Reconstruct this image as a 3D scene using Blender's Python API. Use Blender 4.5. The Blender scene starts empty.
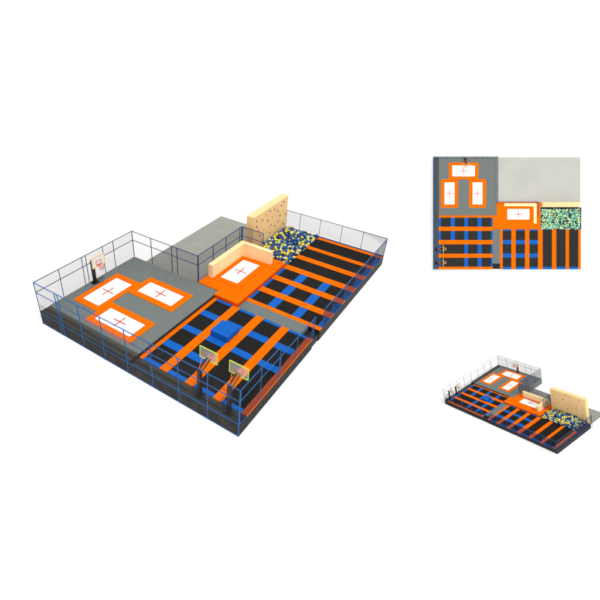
import bpy, bmesh, math, random
from mathutils import Matrix, Vector
random.seed(7)
scene = bpy.context.scene
COL = scene.collection

# ------------------------------------------------------------------ materials
def mat(name, color, rough=0.6, spec=0.3, noise=0.0, nscale=8.0, alpha=1.0, metal=0.0, color2=None, bump=0.0):
    m = bpy.data.materials.new(name); m.use_nodes = True
    nt = m.node_tree; b = nt.nodes['Principled BSDF']
    b.inputs['Roughness'].default_value = rough
    b.inputs['Specular IOR Level'].default_value = spec
    b.inputs['Metallic'].default_value = metal
    b.inputs['Alpha'].default_value = alpha
    b.inputs['Base Color'].default_value = (*color, 1)
    if noise > 0 or color2 or bump > 0:
        tc = nt.nodes.new('ShaderNodeTexCoord')
        nz = nt.nodes.new('ShaderNodeTexNoise'); nz.inputs['Scale'].default_value = nscale
        nz.inputs['Detail'].default_value = 4
        nt.links.new(tc.outputs['Object'], nz.inputs['Vector'])
        if noise > 0 or color2:
            r = nt.nodes.new('ShaderNodeValToRGB')
            c2 = color2 or tuple(c * (1 + noise) for c in color)
            c1 = color if color2 else tuple(c * (1 - noise) for c in color)
            r.color_ramp.elements[0].position = .35; r.color_ramp.elements[1].position = .65
            r.color_ramp.elements[0].color = (*c1, 1); r.color_ramp.elements[1].color = (*c2, 1)
            nt.links.new(nz.outputs['Fac'], r.inputs['Fac'])
            nt.links.new(r.outputs['Color'], b.inputs['Base Color'])
        if bump > 0:
            bp = nt.nodes.new('ShaderNodeBump'); bp.inputs['Strength'].default_value = bump
            nt.links.new(nz.outputs['Fac'], bp.inputs['Height'])
            nt.links.new(bp.outputs['Normal'], b.inputs['Normal'])
    return m

def net_mat(name, color, cover):
    """fine safety netting, far finer than a pixel: its cover is the share of light the strands stop"""
    m = bpy.data.materials.new(name); m.use_nodes = True
    nt = m.node_tree; b = nt.nodes['Principled BSDF']
    b.inputs['Base Color'].default_value = (*color, 1); b.inputs['Roughness'].default_value = .8
    b.inputs['Specular IOR Level'].default_value = .1
    b.inputs['Alpha'].default_value = cover
    return m

M = {}
M['ground'] = mat('white_floor', (.95, .95, .95), .9, .0)
M['slab'] = mat('grey_concrete', (.262, .268, .243), .9, .1, noise=.035, nscale=.9)
M['slab_pale'] = mat('pale_concrete', (.42, .42, .385), .9, .1, noise=.04, nscale=.35)
M['carpet'] = mat('grey_carpet', (.122, .143, .141), .95, .05, color2=(.158, .172, .163), nscale=9.0, bump=.1)
M['walk'] = mat('dark_walkway', (.050, .056, .056), .9, .1, color2=(.070, .072, .068), nscale=2.5)
M['skirt'] = mat('charcoal_skirt', (.024, .024, .025), .8, .1, color2=(.042, .039, .034), nscale=1.6)
M['brown'] = mat('brown_board', (.040, .032, .021), .8, .1, color2=(.058, .045, .030), nscale=2)
M['bed_grey'] = mat('dark_grey_mesh', (.021, .020, .020), .8, .05, color2=(.028, .027, .026), nscale=3)
M['skirt_black'] = mat('black_skirt', (.006, .008, .012), .6, .2, color2=(.012, .014, .018), nscale=3)
M['orange'] = mat('orange_vinyl', (.80, .128, .0002), .55, .015, noise=.03, nscale=2.5, bump=.02)
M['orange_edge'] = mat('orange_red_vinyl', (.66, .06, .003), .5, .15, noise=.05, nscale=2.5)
M['blue'] = mat('blue_vinyl', (.006, .098, .42), .5, .04, noise=.06, nscale=2.5, bump=.02)
M['blue_dark'] = mat('dark_blue_vinyl', (.006, .045, .17), .45, .2, noise=.06, nscale=2.5)
M['bed'] = mat('black_jump_mesh', (.0085, .0082, .0078), .7, .08, color2=(.013, .0125, .012), nscale=4)
M['white'] = mat('white_jump_mesh', (.88, .88, .88), .7, .1)
M['redmark'] = mat('red_stitched_cross', (.50, .02, .02), .6, .1)
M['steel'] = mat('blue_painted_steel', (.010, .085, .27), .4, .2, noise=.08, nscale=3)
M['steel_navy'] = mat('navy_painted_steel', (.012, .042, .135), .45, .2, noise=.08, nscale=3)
M['tan'] = mat('tan_padding', (.88, .68, .36), .6, .05, noise=.03, nscale=1.5, bump=.03)
M['climb'] = mat('tan_plywood', (.82, .57, .28), .65, .06, noise=.05, nscale=1.2, bump=.05)
M['hold_dark'] = mat('dark_hold', (.05, .035, .04), .5, .3)
M['hold_yellow'] = mat('yellow_hold', (.75, .42, .02), .5, .3)
M['hold_red'] = mat('red_hold', (.42, .05, .04), .5, .3)
M['ball_blue'] = mat('blue_ball', (.008, .085, .32), .35, .4)
M['ball_yellow'] = mat('yellow_ball', (.74, .60, .045), .35, .4)
M['ball_cream'] = mat('pale_ball', (.66, .68, .30), .35, .4)
M['ball_navy'] = mat('navy_ball', (.005, .028, .12), .35, .4)
M['ball_teal'] = mat('teal_ball', (.10, .42, .30), .4, .3)
M['ball_mint'] = mat('mint_ball', (.33, .62, .36), .4, .3)
M['ball_black'] = mat('black_ball', (.01, .025, .025), .4, .3)
M['pit'] = mat('dark_pit_floor', (.004, .02, .07), .8, .1)
M['pole'] = mat('black_steel', (.010, .009, .009), .5, .3)
M['lime'] = mat('lime_frame', (.52, .66, .04), .5, .2)
M['yellowframe'] = mat('yellow_frame', (.70, .55, .06), .5, .3)
M['rim'] = mat('orange_rim', (.62, .12, .03), .5, .3)
M['cord'] = mat('pale_cord', (.62, .42, .33), .8, .1)
M['glass'] = mat('clear_backboard', (.50, .55, .56), .3, .3, alpha=.26)
M['glass_white'] = mat('frosted_backboard', (.85, .87, .88), .3, .4, alpha=.8)
M['stand'] = mat('white_stand', (.95, .95, .95), .9, .0)
M['net_far'] = net_mat('pale_grey_net', (.07, .07, .085), .46)
M['net_right'] = net_mat('soft_grey_net', (.03, .03, .042), .46)
M['net_front'] = net_mat('fine_navy_net', (.004, .010, .030), .58)
M['net_sheer'] = net_mat('sheer_navy_net', (.10, .10, .12), .06)
M['net_low'] = net_mat('low_dark_net', (.012, .018, .026), .24)
M['net_left'] = net_mat('sheer_grey_net', (.09, .09, .11), .36)

# ------------------------------------------------------------------ mesh helpers
def new_bm(): return bmesh.new()
def box(bm, a, b, bev=0.0):
    x0, x1 = sorted((a[0], b[0])); y0, y1 = sorted((a[1], b[1])); z0, z1 = sorted((a[2], b[2]))
    r = bmesh.ops.create_cube(bm, size=1)
    for v in r['verts']:
        v.co = Vector(((x0 + x1) / 2 + v.co.x * (x1 - x0), (y0 + y1) / 2 + v.co.y * (y1 - y0), (z0 + z1) / 2 + v.co.z * (z1 - z0)))
    if bev:
        bev = min(bev, .45 * min(x1 - x0, y1 - y0, z1 - z0))
        es = list({e for v in r['verts'] for e in v.link_edges})
        bmesh.ops.bevel(bm, geom=es, offset=bev, segments=2, profile=.6, affect='EDGES')
def prism(bm, poly, z0, z1):
    lo = [bm.verts.new((x, y, z0)) for x, y in poly]; hi = [bm.verts.new((x, y, z1)) for x, y in poly]
    bm.faces.new(hi); bm.faces.new(list(reversed(lo)))
    n = len(poly)
    for i in range(n):
        j = (i + 1) % n; bm.faces.new((lo[i], lo[j], hi[j], hi[i]))
def tube(bm, a, b, r, n=8):
    a = Vector(a); b = Vector(b); d = b - a
    m = Matrix.Translation((a + b) / 2) @ d.to_track_quat('Z', 'Y').to_matrix().to_4x4()
    bmesh.ops.create_cone(bm, cap_ends=True, segments=n, radius1=r, radius2=r, depth=d.length, matrix=m)
def ring(bm, c, R, r, n=20, k=6):
    vs = []
    for i in range(n):
        t = 2 * math.pi * i / n
        vs.append([bm.verts.new((c[0] + (R + r * math.cos(2 * math.pi * j / k)) * math.cos(t),
                                 c[1] + (R + r * math.cos(2 * math.pi * j / k)) * math.sin(t),
                                 c[2] + r * math.sin(2 * math.pi * j / k))) for j in range(k)])
    for i in range(n):
        for j in range(k):
            bm.faces.new((vs[i][j], vs[(i + 1) % n][j], vs[(i + 1) % n][(j + 1) % k], vs[i][(j + 1) % k]))
def mk(name, bm, m, parent=None, smooth=False, origin=None):
    """link the bmesh as one mesh object; vertices given in park coordinates, stored relative to the parent"""
    me = bpy.data.meshes.new(name)
    bmesh.ops.recalc_face_normals(bm, faces=bm.faces)
    off = Vector(origin) if origin else Vector((0, 0, 0))
    par_off = Vector((0, 0, 0))
    p = parent
    while p: par_off += p.location; p = p.parent
    if origin is None: off = par_off
    for v in bm.verts: v.co -= off
    if smooth:
        for f in bm.faces: f.smooth = True
    bm.to_mesh(me); bm.free()
    me.materials.append(M[m])
    o = bpy.data.objects.new(name, me); COL.objects.link(o)
    if parent: o.parent = parent
    o.location = off - par_off
    return o
def bx(name, a, b, m, parent=None, bev=0.0):
    bm = new_bm(); box(bm, a, b, bev)
    c = None
    return mk(name, bm, m, parent)

SITE = {'main': ' in the large left model', 'mini': ' in the small lower right model', 'plan': ' in the upper right plan view'}
MODE = 'main'
MADE = {'main': [], 'mini': [], 'plan': []}
def tag(o, label, cat, group=None, kind=None, mode=None):
    mode = mode or MODE
    o['base_label'] = label
    o['label'] = label + SITE[mode]; o['category'] = cat
    if group: o['base_group'] = group; o['group'] = group + SITE[mode]
    if kind: o['kind'] = kind
    MADE[mode].append(o)
def thing(name, loc, label, cat, group=None):
    o = bpy.data.objects.new(name, None); COL.objects.link(o); o.location = loc
    o.empty_display_size = .3
    tag(o, label, cat, group)
    return o

# ------------------------------------------------------------------ dimensions (metres)
G = -.935; Z1 = .228; Z2 = .29; T = 2.60; TR = 1.59; MID = 1.78
XL = -.78; YB = .03; XR = 21.9; YT = 16.84

# ------------------------------------------------------------------ parts of the park
def court_beds(root, beds):
    for (x0, y0, x1, y1) in beds:
        bx('jump_bed', (x0 - .03, y0 - .03, -.10), (x1 + .03, y1 + .03, -.035), 'bed' if MODE != 'plan' else 'bed_grey', root)
def pads(root, lst, m, z=0.0, h=.07):
    for (x0, y0, x1, y1) in lst:
        bx('pad', (x0, y0, z - h), (x1, y1, z), m, root, .02)

def build_left_court():
    t = thing('trampoline_court', (4, 4, G), 'black trampoline court with lengthwise orange strips and blue pads', 'trampoline court', 'trampoline courts')
    bx('base_frame', (0, .06, G), (8.1, 8.1, -.11), 'skirt_black', t)
    rows = [(0.39, 1.74), (2.34, 3.75), (4.395, 5.76), (6.39, 7.755)]
    cols4 = [(.33, 1.8), (2.43, 3.84), (4.4, 5.84), (6.45, 7.85)]
    for i, (a, b) in enumerate(rows):
        if i < 2: court_beds(t, [(.33, a, 3.84, b)] + [(c, a, d, b) for c, d in cols4[2:]])
        else: court_beds(t, [(c, a, d, b) for c, d in cols4])
        bl = [(0, .33), (3.84, 4.4), (5.84, 6.45), (7.85, 8.1)] + ([(1.8, 2.43)] if i > 1 else [])
        for c, d in bl: pads(t, [(c, a, d, b)], 'blue', -.006)
    for a, b in [(-.0, .39), (1.74, 2.34), (3.75, 4.395), (5.76, 6.39), (7.755, 8.09)]:
        pads(t, [(0, a, 8.1, b)], 'orange')
    # dark walkway beside the court, below pad level
    if MODE != 'plan':
        bx('edge_walkway', (XL + .02, .06, G), (-.004, 8.1, -.06), 'walk', t)
        bx('edge_walkway', (XL + .06, 8.104, G), (.016, YT - .02, Z1 - .03), 'walk', t)
        bx('kick_board', (-.40, .10, -.059), (-.20, 8.06, .0), 'brown', t)
        bx('kick_board', (-.44, 8.11, Z1 - .029), (-.20, YT - .05, Z1 - .005), 'brown', t)
    else:
        bx('edge_walkway', (XL, 0, -.4), (-.004, 8.1, -.06), 'walk', t)
        bx('edge_walkway', (XL, 8.104, -.4), (.016, YT, Z1 - .03), 'walk', t)
    return t

def build_right_court():
    xe = 21.34 if MODE == 'plan' else 21.86
    t = thing('trampoline_court', (15, 3, G), 'wide black trampoline court with crosswise orange strips', 'trampoline court', 'trampoline courts')
    bx('base_frame', (9.2, .06, G), (xe, 5.98, -.11), 'skirt_black', t)
    if MODE != 'plan': bx('base_frame', (21.42, 5.98, G), (xe, 9.2, -.11), 'skirt_black', t)
    xs = [(9.2, 9.6), (10.9, 11.55), (12.95, 13.6), (14.9, 15.6), (17.0, 17.64), (19.05, 19.55), (20.95, xe) if MODE == 'plan' else (21.2, 21.58)]
    for i, (a, b) in enumerate(xs):
        if i == 6 and MODE != 'plan': pads(t, [(a, 0, b, 5.99)], 'orange'); pads(t, [(b, 0, xe, 9.2)], 'blue_dark', -.01)
        else: pads(t, [(a, 0, b, 5.99)], 'orange')
    for i in range(6):
        a, b = xs[i][1], xs[i + 1][0]
        if i < 3:
            court_beds(t, [(a, .39, b, 1.74), (a, 2.4, b, 3.75), (a, 4.4, b, 5.76)])
            for c, d in [(0, .39), (1.74, 2.4), (3.75, 4.4), (5.76, 5.99)]: pads(t, [(a, c, b, d)], 'blue', -.006)
        else:
            court_beds(t, [(a, .39, b, 5.93)])
            pads(t, [(a, 0, b, .39)], 'blue', -.006)
    return t

def skirts():
    # outer skirt panels with framed openings, each side a thing
    def side(label, segs, along, pos, m):
        t = thing('platform_skirt', ((XL if along == 'y' else segs[0][0]), (segs[0][0] if along == 'y' else pos), G), label, 'skirt', 'dark skirts round the platform')
        for (a, b, zt) in segs:
            if along == 'x':
                bx('skirt_panel', (a, pos, G), (b, pos + .05, zt), m, t)
            else:
                bx('skirt_panel', (pos, a, G), (pos + .05, b, zt), m, t)
        return t
    t = side('charcoal skirt under the hoop side fence', [(.06, 8.09, -.05), (8.1, YT, Z1 - .02)], 'y', XL, 'skirt')
    t = thing('platform_skirt', (0, 0, G), 'black skirt with dark openings along front of both courts', 'skirt', 'dark skirts round the platform')
    bx('skirt_panel', (XL, .0, G), (8.1, .05, -.08), 'skirt_black', t)
    bx('skirt_panel', (9.2, .0, G), (XR - .02, .05, -.08), 'skirt_black', t)
    for i in range(10):
        x = XL + .25 + i * .88
        bm = new_bm()
        for (a, b) in [((x, -.03, -.30), (x + .62, .0, -.25)), ((x, -.03, -.78), (x + .62, .0, -.73)), ((x, -.03, -.73), (x + .05, .0, -.30)), ((x + .57, -.03, -.73), (x + .62, .0, -.30))]:
            box(bm, a, b)
        mk('opening_frame', bm, 'walk', t)
    bx('skirt_panel', (XR - .03, .06, G), (XR + .02, 9.2, -.08), 'skirt_black', t)

def build_walkway():
    t = thing('walkway', (8.65, 3, G), 'grey carpeted walkway strip between the two trampoline courts', 'walkway')
    bx('walkway_top', (8.104, .86, G), (9.196, 5.99, -.004), 'carpet', t, .02)
    bx('step', (8.104, .06, G), (9.196, .85, -.30), 'skirt_black', t, .02)

def build_platform():
    t = thing('raised_platform', (4, 12, G), 'raised grey carpeted platform holding three white trampolines', 'platform')
    bm = new_bm(); box(bm, (.02, 8.104, G), (8.70, YT, Z1), .03)
    mk('platform_top', bm, 'carpet', t)
    if MODE != 'plan':
        bx('step_edge', (XL + .08, 8.055, -.02), (8.08, 8.103, Z1 - .03), 'skirt', t)

def build_trampoline(x0, y0, x1, y1, z, mx, my, label, red=False):
    cx, cy = (x0 + x1) / 2, (y0 + y1) / 2
    t = thing('trampoline', (cx, cy, z), label, 'trampoline', 'white cross marked trampolines')
    bm = new_bm()
    X0, X1, Y0, Y1 = x0 - mx, x1 + mx, y0 - my, y1 + my
    for a, b in [((X0, Y0), (X1, y0)), ((X0, y1), (X1, Y1)), ((X0, y0), (x0, y1)), ((x1, y0), (X1, y1))]:
        box(bm, (a[0], a[1], z + .002), (b[0], b[1], z + .035))
    mk('border_pad', bm, 'orange', t)
    bm = new_bm(); e = .07
    for a, b in [((x0, y0), (x1, y0 + e)), ((x0, y1 - e), (x1, y1)), ((x0, y0 + e), (x0 + e, y1 - e)), ((x1 - e, y0 + e), (x1, y1 - e))]:
        box(bm, (a[0], a[1], z + .002), (b[0], b[1], z + .027))
    mk('edge_trim', bm, 'orange_edge', t)
    bx('jump_bed', (x0 + e, y0 + e, z + .002), (x1 - e, y1 - e, z + .022), 'white', t)
    L = .56; w = .045
    bm = new_bm()
    prism(bm, [(cx - L, cy - w), (cx - w, cy - w), (cx - w, cy - L), (cx + w, cy - L), (cx + w, cy - w), (cx + L, cy - w),
               (cx + L, cy + w), (cx + w, cy + w), (cx + w, cy + L), (cx - w, cy + L), (cx - w, cy + w), (cx - L, cy + w)], z + .0235, z + .03)
    mk('cross_mark', bm, 'redmark', t)
    return t

def build_deck():
    t = thing('padded_deck', (12, 8, G), 'bright orange padded deck around the corner trampoline', 'deck')
    poly = [(8.104, 6.0), (15.27, 6.0), (15.27, 10.05), (8.704, 10.05), (8.704, 8.10), (8.104, 8.10)]
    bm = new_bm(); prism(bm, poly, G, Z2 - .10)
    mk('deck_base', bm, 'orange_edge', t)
    bm = new_bm(); prism(bm, poly, Z2 - .099, Z2)
    mk('deck_mat', bm, 'orange', t)

def build_padded_wall():
    t = thing('padded_wall', (12, 9.6, Z2), 'low cream L shaped padded wall around the corner trampoline', 'padded wall')
    ztop = 1.46
    bm = new_bm()
    prism(bm, [(9.76, 9.44), (14.18, 9.44), (14.18, 6.85), (14.60, 6.85), (14.60, 9.88), (9.76, 9.88)], Z2, ztop)
    bmesh.ops.bevel(bm, geom=list(bm.edges), offset=.035, segments=2, profile=.6, affect='EDGES')
    mk('wall_pad', bm, 'tan', t)

HOLDS = [(15.77, 2.94, 0), (16.77, 2.66, 0), (15.83, 2.38, 0), (17.66, 2.25, 0), (17.97, 3.05, 0), (18.51, 2.35, 1), (19.43, 2.49, 0), (20.41, 3.05, 0),
         (20.05, 2.8, 0), (20.43, 2.22, 1), (18.36, 1.58, 2), (19.04, 1.22, 2), (19.64, 1.43, 0), (20.43, 1.17, 1), (17.05, 1.72, 1), (17.36, 2.95, 1),
         (16.2, 1.9, 2), (18.8, 2.9, 2), (19.9, 1.9, 0), (16.5, 1.3, 0), (17.7, 1.2, 1), (20.9, 1.7, 2), (18.2, .85, 0), (19.6, .8, 1), (20.7, .75, 0), (15.9, 1.0, 1)]
def build_climb():
    t = thing('climbing_wall', (18.3, 9.6, G), 'tall tan climbing wall with small holds behind ball pit', 'climbing wall')
    bx('wall_board', (15.35, 9.30, G), (21.30 if MODE != 'plan' else 20.95, 10.02, 3.38), 'climb', t, .04)
    for x, z, k in HOLDS:
        bm = new_bm()
        bmesh.ops.create_icosphere(bm, subdivisions=1, radius=.055 + .02 * ((x * 7) % 1), matrix=Matrix.Translation((x, 9.27, z)) @ Matrix.Diagonal((1.0, .7, 1.25, 1)))
        mk('climbing_hold', bm, ('hold_dark', 'hold_yellow', 'hold_red')[k], t, True)

def build_pit():
    t = thing('ball_pit', (18.3, 7.6, G), 'dark blue floored pit full of balls below climbing wall', 'ball pit')
    bx('pit_floor', (15.30, 6.02, G), (21.36, 9.27, -.45), 'pit', t)
    bx('pit_wall', (15.30, 5.995, -.44), (21.36, 6.06, -.02), 'blue_dark', t)
    bx('pit_wall', (15.275, 6.07, -.44), (15.335, 9.27, -.02), 'blue_dark', t)
    bx('pit_wall', (21.36, 6.07, -.44), (21.415, 9.27, -.02), 'blue_dark', t)

BALL = None
def ball_mesh(m, r):
    bm = new_bm(); bmesh.ops.create_icosphere(bm, subdivisions=2, radius=r)
    for f in bm.faces: f.smooth = True
    me = bpy.data.meshes.new('ball'); bm.to_mesh(me); bm.free(); me.materials.append(M[m]); return me
def heap(x, y):   # height of the heaped balls
    u = (x - 15.3) / 6.1; v = (y - 6.0) / 3.3
    return .10 + .26 * min(1, 4 * u + .2) * min(1, 4 * (1 - u) + .3) * min(1, 2.6 * v + .15)
def ball_spots(step, jit, x0=15.42, x1=21.3, y0=6.08, y1=9.16):
    out = []; j = 0; y = y0
    while y <= y1:
        x = x0 + (step / 2 if j % 2 else 0)
        while x <= x1:
            out.append((x + random.uniform(-jit, jit), min(y1, y + random.uniform(-jit, jit)))); x += step
        y += step * .87; j += 1
    return out
KINDS = [('ball_blue', 'royal blue', 46), ('ball_yellow', 'bright yellow', 27), ('ball_navy', 'dark navy', 14), ('ball_cream', 'pale cream', 18)]
def pick(ks):
    r = random.uniform(0, sum(k[2] for k in ks))
    for k in ks:
        r -= k[2]
        if r <= 0: return k
    return ks[0]
def build_balls_individual():
    rb = .130
    meshes = {k[0]: ball_mesh(k[0], rb) for k in KINDS}
    spots = ball_spots(.278, .05)
    for (x, y) in spots:
        k = pick(KINDS)
        o = bpy.data.objects.new('ball', meshes[k[0]]); COL.objects.link(o)
        o.location = (x, y, heap(x, y) + random.uniform(-.10, .17))
        tag(o, k[1] + ' ball heaped in the pit', 'ball', k[1] + ' pit balls')
    return len(spots)
def build_ball_stuff(name, ks, step, r, zo, label, jz=.12, flat=False, y1=9.16):
    bm = new_bm(); me_mats = [k[0] for k in ks]
    for (x, y) in ball_spots(step, .06, y1=y1):
        k = pick(ks); n0 = len(bm.faces)
        bmesh.ops.create_icosphere(bm, subdivisions=2 if not flat else 1, radius=r, matrix=Matrix.Translation((x, y, heap(x, y) + zo + random.uniform(-jz, jz))))
        bm.faces.ensure_lookup_table()
        for f in bm.faces[n0:]: f.material_index = me_mats.index(k[0]); f.smooth = True
    me = bpy.data.meshes.new(name); bm.to_mesh(me); bm.free()
    for m in me_mats: me.materials.append(M[m])
    o = bpy.data.objects.new(name, me); COL.objects.link(o)
    tag(o, label, 'pit balls', kind='stuff')
    return o

def build_fence(label, a, b, posts, zb, zt, zmid, net, steel='steel', zbase=None, low=None, net_z=None, rpost=.033, low_net=None):
    """a fence run from a to b (plan points); posts = distances along it; zb = bottom of the netting; low = extra rail heights"""
    a = Vector((a[0], a[1])); b = Vector((b[0], b[1])); d = (b - a); L = d.length; d /= L
    zbase = zb if zbase is None else zbase
    t = thing('fence', (a.x, a.y, zbase), label, 'fence', 'netted blue steel fences')
    P3 = lambda s, z: (a.x + d.x * s, a.y + d.y * s, z)
    for s in posts:
        bm = new_bm(); tube(bm, P3(s, zbase), P3(s, zt), rpost); mk('post', bm, steel, t)
    s0, s1 = posts[0], posts[-1]
    rails = [('top_rail', zt)] + ([('middle_rail', zmid)] if zmid else []) + [('bottom_rail', z) for z in (low or [])]
    for nm, z in rails:
        bm = new_bm(); tube(bm, P3(s0, z), P3(s1, z), .027 if nm != 'top_rail' else .032); mk(nm, bm, steel, t)
    if net and MODE != 'plan':
        nz0, nz1 = (zb, zt) if net_z is None else net_z
        for i in range(len(posts) - 1):
            if posts[i + 1] - posts[i] < .2: continue
            bm = new_bm()
            q = [P3(posts[i] + .05, nz0), P3(posts[i + 1] - .05, nz0), P3(posts[i + 1] - .05, nz1 - .04), P3(posts[i] + .05, nz1 - .04)]
            bm.faces.new([bm.verts.new(p) for p in q])
            mk('net_panel', bm, net, t)
            if low_net:
                bm = new_bm(); o = .02
                q = [P3(posts[i] + .05, zb), P3(posts[i + 1] - .05, zb), P3(posts[i + 1] - .05, .85), P3(posts[i] + .05, .85)]
                bm.faces.new([bm.verts.new((p[0] + o, p[1], p[2])) for p in q]); mk('lower_net', bm, low_net, t)
    return t

def build_fences():
    # hoop side, runs from front corner to the far left corner
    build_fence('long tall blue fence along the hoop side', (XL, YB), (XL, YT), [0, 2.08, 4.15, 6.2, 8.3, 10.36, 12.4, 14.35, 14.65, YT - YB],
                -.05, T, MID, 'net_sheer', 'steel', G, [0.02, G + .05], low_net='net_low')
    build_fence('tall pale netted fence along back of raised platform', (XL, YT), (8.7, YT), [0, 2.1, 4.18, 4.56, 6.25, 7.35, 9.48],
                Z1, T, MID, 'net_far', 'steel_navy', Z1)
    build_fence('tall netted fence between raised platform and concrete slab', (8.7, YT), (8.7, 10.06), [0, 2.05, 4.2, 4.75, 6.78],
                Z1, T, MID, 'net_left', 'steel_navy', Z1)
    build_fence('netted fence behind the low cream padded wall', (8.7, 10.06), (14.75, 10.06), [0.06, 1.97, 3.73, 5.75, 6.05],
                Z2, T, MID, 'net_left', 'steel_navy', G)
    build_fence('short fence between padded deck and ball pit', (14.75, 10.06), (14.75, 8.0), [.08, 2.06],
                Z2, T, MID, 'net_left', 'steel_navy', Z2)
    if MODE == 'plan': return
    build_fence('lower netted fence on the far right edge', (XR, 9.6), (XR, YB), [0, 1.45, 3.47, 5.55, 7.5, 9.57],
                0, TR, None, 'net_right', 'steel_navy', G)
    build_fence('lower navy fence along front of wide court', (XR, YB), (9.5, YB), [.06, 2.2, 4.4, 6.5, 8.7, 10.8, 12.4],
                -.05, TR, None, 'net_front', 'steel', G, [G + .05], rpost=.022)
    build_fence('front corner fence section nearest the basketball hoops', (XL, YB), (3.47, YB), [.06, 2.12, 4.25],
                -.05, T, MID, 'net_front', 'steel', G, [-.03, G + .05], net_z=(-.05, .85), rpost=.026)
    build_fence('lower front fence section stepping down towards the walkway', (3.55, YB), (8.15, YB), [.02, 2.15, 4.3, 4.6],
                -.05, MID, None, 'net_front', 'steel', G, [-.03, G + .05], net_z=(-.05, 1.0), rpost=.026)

def build_hoop(base, dx, dy, label, frame='lime', glass='glass', zb=0.0, board=(2.02, 2.86), reach=.85):
    """pole at base, board facing direction (dx,dy)"""
    x, y = base
    t = thing('basketball_hoop', (x, y, zb), label, 'basketball hoop', 'basketball hoops')
    px, py = -dy, dx
    ph = 1.95 + (zb if zb > 0 else 0)
    bm = new_bm(); box(bm, (x - .11, y - .11, zb), (x + .11, y + .11, ph), .02); mk('pole', bm, 'pole', t)
    bm = new_bm(); box(bm, (x - .26, y - .22, zb), (x + .26, y + .22, zb + .07), .02); mk('base_plate', bm, 'pole', t)
    bxp, byp = x + dx * reach, y + dy * reach
    z0, z1 = board; zc = (z0 + z1) / 2; W = .62
    for s in (-1, 1):
        bm = new_bm()
        tube(bm, (x + px * .06 * s, y + py * .06 * s, ph - .05), (bxp - dx * .05 + px * .30 * s, byp - dy * .05 + py * .30 * s, zc + .22), .022)
        mk('brace', bm, 'rim', t); bm = new_bm()
        tube(bm, (x + px * .09 * s, y + py * .09 * s, ph - .08), (bxp - dx * .05 + px * .10 * s, byp - dy * .05 + py * .10 * s, z0 + .16), .062)
        mk('support_arm', bm, 'pole', t)
    def P(u, w, z): return (bxp + px * u + dx * w, byp + py * u + dy * w, z)
    bb = bx('backboard', P(-W, -.015, z0), P(W, .015, z1), glass, t)
    bm = new_bm(); e = .036
    for p, q in [(P(-W, -.03, z0), P(W, .03, z0 + e)), (P(-W, -.03, z1 - e), P(W, .03, z1)), (P(-W, -.03, z0 + e), P(-W + e, .03, z1 - e)), (P(W - e, -.03, z0 + e), P(W, .03, z1 - e))]:
        box(bm, p, q)
    mk('board_frame', bm, frame, bb)
    bm = new_bm(); box(bm, P(-.26, .022, z0 + .14), P(-.22, .034, z0 + .5)); box(bm, P(.22, .022, z0 + .14), P(.26, .034, z0 + .5)); box(bm, P(-.22, .022, z0 + .46), P(.22, .034, z0 + .5)); box(bm, P(-.22, .022, z0 + .14), P(.22, .034, z0 + .18))
    mk('target_square', bm, 'rim', bb)
    c = (bxp + dx * .27, byp + dy * .27, z0 + .13)
    bm = new_bm(); ring(bm, c, .22, .022); box(bm, P(-.07, .03, z0 + .08), P(.07, .08, z0 + .17)); mk('rim', bm, 'rim', t)
    bm = new_bm()
    for i in range(12):
        a0 = 2 * math.pi * i / 12
        for sg in (1, -1):
            a1 = a0 + sg * .5
            tube(bm, (c[0] + .21 * math.cos(a0), c[1] + .21 * math.sin(a0), c[2]), (c[0] + .12 * math.cos(a1), c[1] + .12 * math.sin(a1), c[2] - .36), .011, 4)
    mk('hoop_net', bm, 'cord', t)
    return t

def build_park():
    # floor slab behind the deck
    xe = 21.34 if MODE == 'plan' else 21.42
    o = bx('floor_slab', (8.72, 10.06, G), (xe, YT + .01, G + .05), 'slab_pale' if MODE == 'plan' else 'slab')
    o['base_label'] = 'flat grey concrete floor slab behind climbing wall'; o['label'] = o['base_label'] + SITE[MODE]
    o['kind'] = 'structure'; MADE[MODE].append(o)
    build_platform(); build_deck(); build_walkway(); build_left_court(); build_right_court()
    if MODE != 'plan': skirts()
    build_trampoline(1.95, 13.85, 5.49, 15.65, Z1, .45, .35, 'white trampoline set crosswise nearest the back fence')
    build_trampoline(.78, 9.65, 2.45, 13.1, Z1, .45, .42, 'white lengthwise trampoline nearest the hoop side fence')
    build_trampoline(5.0, 9.65, 6.62, 13.1, Z1, .45, .42, 'white lengthwise trampoline nearest orange deck on grey platform')
    build_trampoline(10.2, 7.4, 13.66, 9.12, Z2, .42, .42, 'white trampoline enclosed by low cream padded wall')
    build_padded_wall(); build_climb(); build_pit()
    # foam block
    if MODE != 'plan':
        t = thing('foam_block', (5.07, 5.0, 0), 'solid blue square foam block on the hoop court', 'foam block')
        bx('foam_cube', (4.38, 4.32, .002), (5.76, 5.70, .46), 'blue', t, .03)
    build_fences()
    build_hoop((-.30, 3.02), 1, 0, 'lime framed hoop farther from the front corner')
    build_hoop((-.30, 1.0), 1, 0, 'lime framed hoop nearest the front corner')
    build_hoop((4.0, 16.45), 0, -1, 'yellow framed hoop with white board on grey platform', 'yellowframe', 'glass_white', Z1, (2.0, 2.85), .75)

build_park()
nb = build_balls_individual()
under = build_ball_stuff('heaped_balls', KINDS, .26, .135, -.24, 'blue and yellow balls packed underneath the visible top layer', .05)
print('balls', nb)

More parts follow.
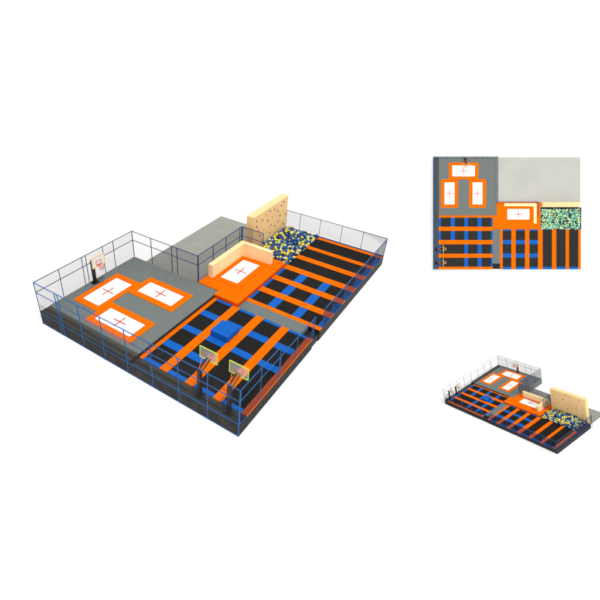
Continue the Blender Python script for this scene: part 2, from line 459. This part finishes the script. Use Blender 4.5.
# ------------------------------------------------------------------ the small lower right model: copies of the same things
SS = .2775188
MR = Matrix(((-0.449234, 0.892441, 0.041688), (-0.808181, -0.425824, 0.406839), (0.380831, 0.149074, 0.912548)))
MT = Vector((8.305959497950091, -8.653251235422298, -0.5740764597031855))
MM = Matrix.Translation(MT) @ MR.to_4x4() @ Matrix.Scale(SS, 4)
def copy_tree(o, parent, skip=()):
    c = o.copy(); COL.objects.link(c); c.parent = parent
    for ch in kids.get(o.name, []): copy_tree(ch, c)
    return c
kids = {}
for o in list(COL.objects):
    if o.parent: kids.setdefault(o.parent.name, []).append(o)
for o in list(MADE['main']):
    if o.name.split('.')[0] in ('ball', 'heaped_balls'): continue
    if o.name.startswith('floor_slab'):
        MODE = 'mini'
        c = bx('floor_slab', (8.72, 10.06, G), (21.4, 14.2, G + .05), 'slab'); c.matrix_world = MM
        c['label'] = o['base_label'] + SITE['mini']; c['kind'] = 'structure'
        continue
    c = copy_tree(o, None)
    c.matrix_world = MM @ Matrix.Translation(o.location)
    c['label'] = o['base_label'] + SITE['mini']
    if c.name.startswith('climbing_wall'): WALL = c
    if 'base_group' in o: c['group'] = o['base_group'] + SITE['mini']
    MADE['mini'].append(c)
for ch in list(WALL.children):
    m = Matrix.Translation((0, 0, 0)) @ Matrix.Diagonal((1, 1, 1.28, 1))
    if ch.name.startswith('wall_board'):
        ch.data = ch.data.copy(); ch.data.transform(m)
    else:
        ch.location.z += .28 * sum(w.co.z for w in ch.data.vertices) / len(ch.data.vertices)
MODE = 'mini'
o = build_ball_stuff('heaped_balls', KINDS, .27, .145, 0, 'tiny blue, yellow and cream balls heaped in the pit', .12)
o.matrix_world = MM

# ------------------------------------------------------------------ the upper right plan view: a low relief board
PS = .5698350904788293
PX = Vector((0.5844864309602211, -0.8113668779290927, 0.007707231823281702))
PY = Vector((0.44556550150353214, 0.32888256971121255, 0.8326509708203857))
PZ = Vector((-0.6781201928070619, -0.483239117557573, 0.553744489243226))
PT = Vector((23.756884439164068, -4.272266034285631, -0.7853045909597753))
RELIEF = .11
PM = Matrix.Translation(PT) @ Matrix((PX, PY, PZ)).transposed().to_4x4() @ Matrix.Diagonal((PS, PS, PS * RELIEF, 1))
MODE = 'plan'
build_park()
build_ball_stuff('heaped_balls', [('ball_teal', '', 34), ('ball_mint', '', 26), ('ball_cream', '', 14), ('ball_black', '', 22), ('ball_yellow', '', 4)], .21, .12, 0,
                 'speckled teal, mint and black balls filling the pit', .1, True)
for o in MADE['plan']:
    o.matrix_world = PM @ Matrix.Translation(o.location)

# added white stands that carry the tilted model and plan board: mounds sloped to keep shade off the floor
def mound(name, top, foot, label):
    bm = new_bm(); n = len(top)
    up = [bm.verts.new(p) for p in top]; lo = [bm.verts.new((p[0], p[1], G + .002)) for p in foot]
    for k in (up, list(reversed(lo))): bm.faces.new(k)
    for i in range(n):
        j = (i + 1) % n
        bm.faces.new((lo[i], lo[j], up[j])); bm.faces.new((lo[i], up[j], up[i]))
    o = mk(name, bm, 'stand'); o['label'] = label; o['category'] = 'stand'
    return o
def flare(pts, f):
    c = sum((Vector((p[0], p[1], 0)) for p in pts), Vector()) / len(pts); out = []
    for p in pts:
        d = Vector((p[0], p[1], 0)) - c; d.normalize(); h = p[2] - G
        out.append((p[0] + d.x * (h * f + .15), p[1] + d.y * (h * f + .15)))
    return out
q = [MM @ Vector(p) for p in [(XL + .1, YB + .1, G - .03), (XR - .1, YB + .1, G - .03), (XR - .1, 10.2, G - .03), (8.4, YT - .1, G - .03), (XL + .1, YT - .1, G - .03)]]
mound('added_mound', q, flare(q, 2.2), 'added white mound carrying the tilted small lower right model, sloped against shade')
q = [PM @ Vector(p) for p in [(XL + .1, .1, G - .3), (21.2, .1, G - .3), (21.2, YT - .1, G - .3), (XL + .1, YT - .1, G - .3)]]
hz = Vector((-PZ.x, -PZ.y, 0)).normalized(); px = Vector((PX.x, PX.y, 0)).normalized()
ft = [q[0] - px * .3, q[1] + px * .3, q[2] + px * 9 + hz * 9, q[3] - px * 9 + hz * 9]
mound('added_mound', q, ft, 'added white mound carrying the upper right plan view, sloped against shade')

# ------------------------------------------------------------------ ground
bm = new_bm(); bm.faces.new([bm.verts.new(p) for p in [(-300, -300, G - .004), (300, -300, G - .004), (300, 300, G - .004), (-300, 300, G - .004)]])
o = mk('ground', bm, 'ground'); o['kind'] = 'structure'; o['label'] = 'plain white floor under the models'

for o in bpy.data.objects:
    for k in ('base_label', 'base_group'):
        if k in o: del o[k]

# ------------------------------------------------------------------ light
w = bpy.data.worlds.new('World'); scene.world = w; w.use_nodes = True
bg = w.node_tree.nodes['Background']; bg.inputs['Color'].default_value = (1.0, 1.0, 1.0, 1); bg.inputs['Strength'].default_value = 1.04
sd = bpy.data.lights.new('sun', 'SUN'); sd.energy = 1.9; sd.angle = math.radians(2.0); sd.color = (1.0, .97, .93)
so = bpy.data.objects.new('sun', sd); COL.objects.link(so)
so.rotation_euler = Vector((.14, .36, -1.0)).to_track_quat('-Z', 'Y').to_euler(); so.location = (0, -10, 30)

# ------------------------------------------------------------------ camera
F, CX, CY = 471.84, 215.664, 284.895
cam = bpy.data.cameras.new('camera'); co = bpy.data.objects.new('camera', cam); COL.objects.link(co)
cam.sensor_width = 36; cam.lens = F / 600 * 36
cam.shift_x = (300 - CX) / 600; cam.shift_y = -(300 - CY) / 600
cam.clip_end = 2000
R = Matrix((PX, PY, PZ)).transposed()
co.matrix_world = Matrix.Translation((-15.3289212, -8.73222225, 20.2909033)) @ R.to_4x4()
scene.camera = co
scene.view_settings.view_transform = 'Standard'; scene.view_settings.look = 'None'
scene.view_settings.exposure = 0; scene.view_settings.gamma = 1
scene.render.engine = 'CYCLES'
scene.cycles.transparent_max_bounces = 24
scene.cycles.max_bounces = 8
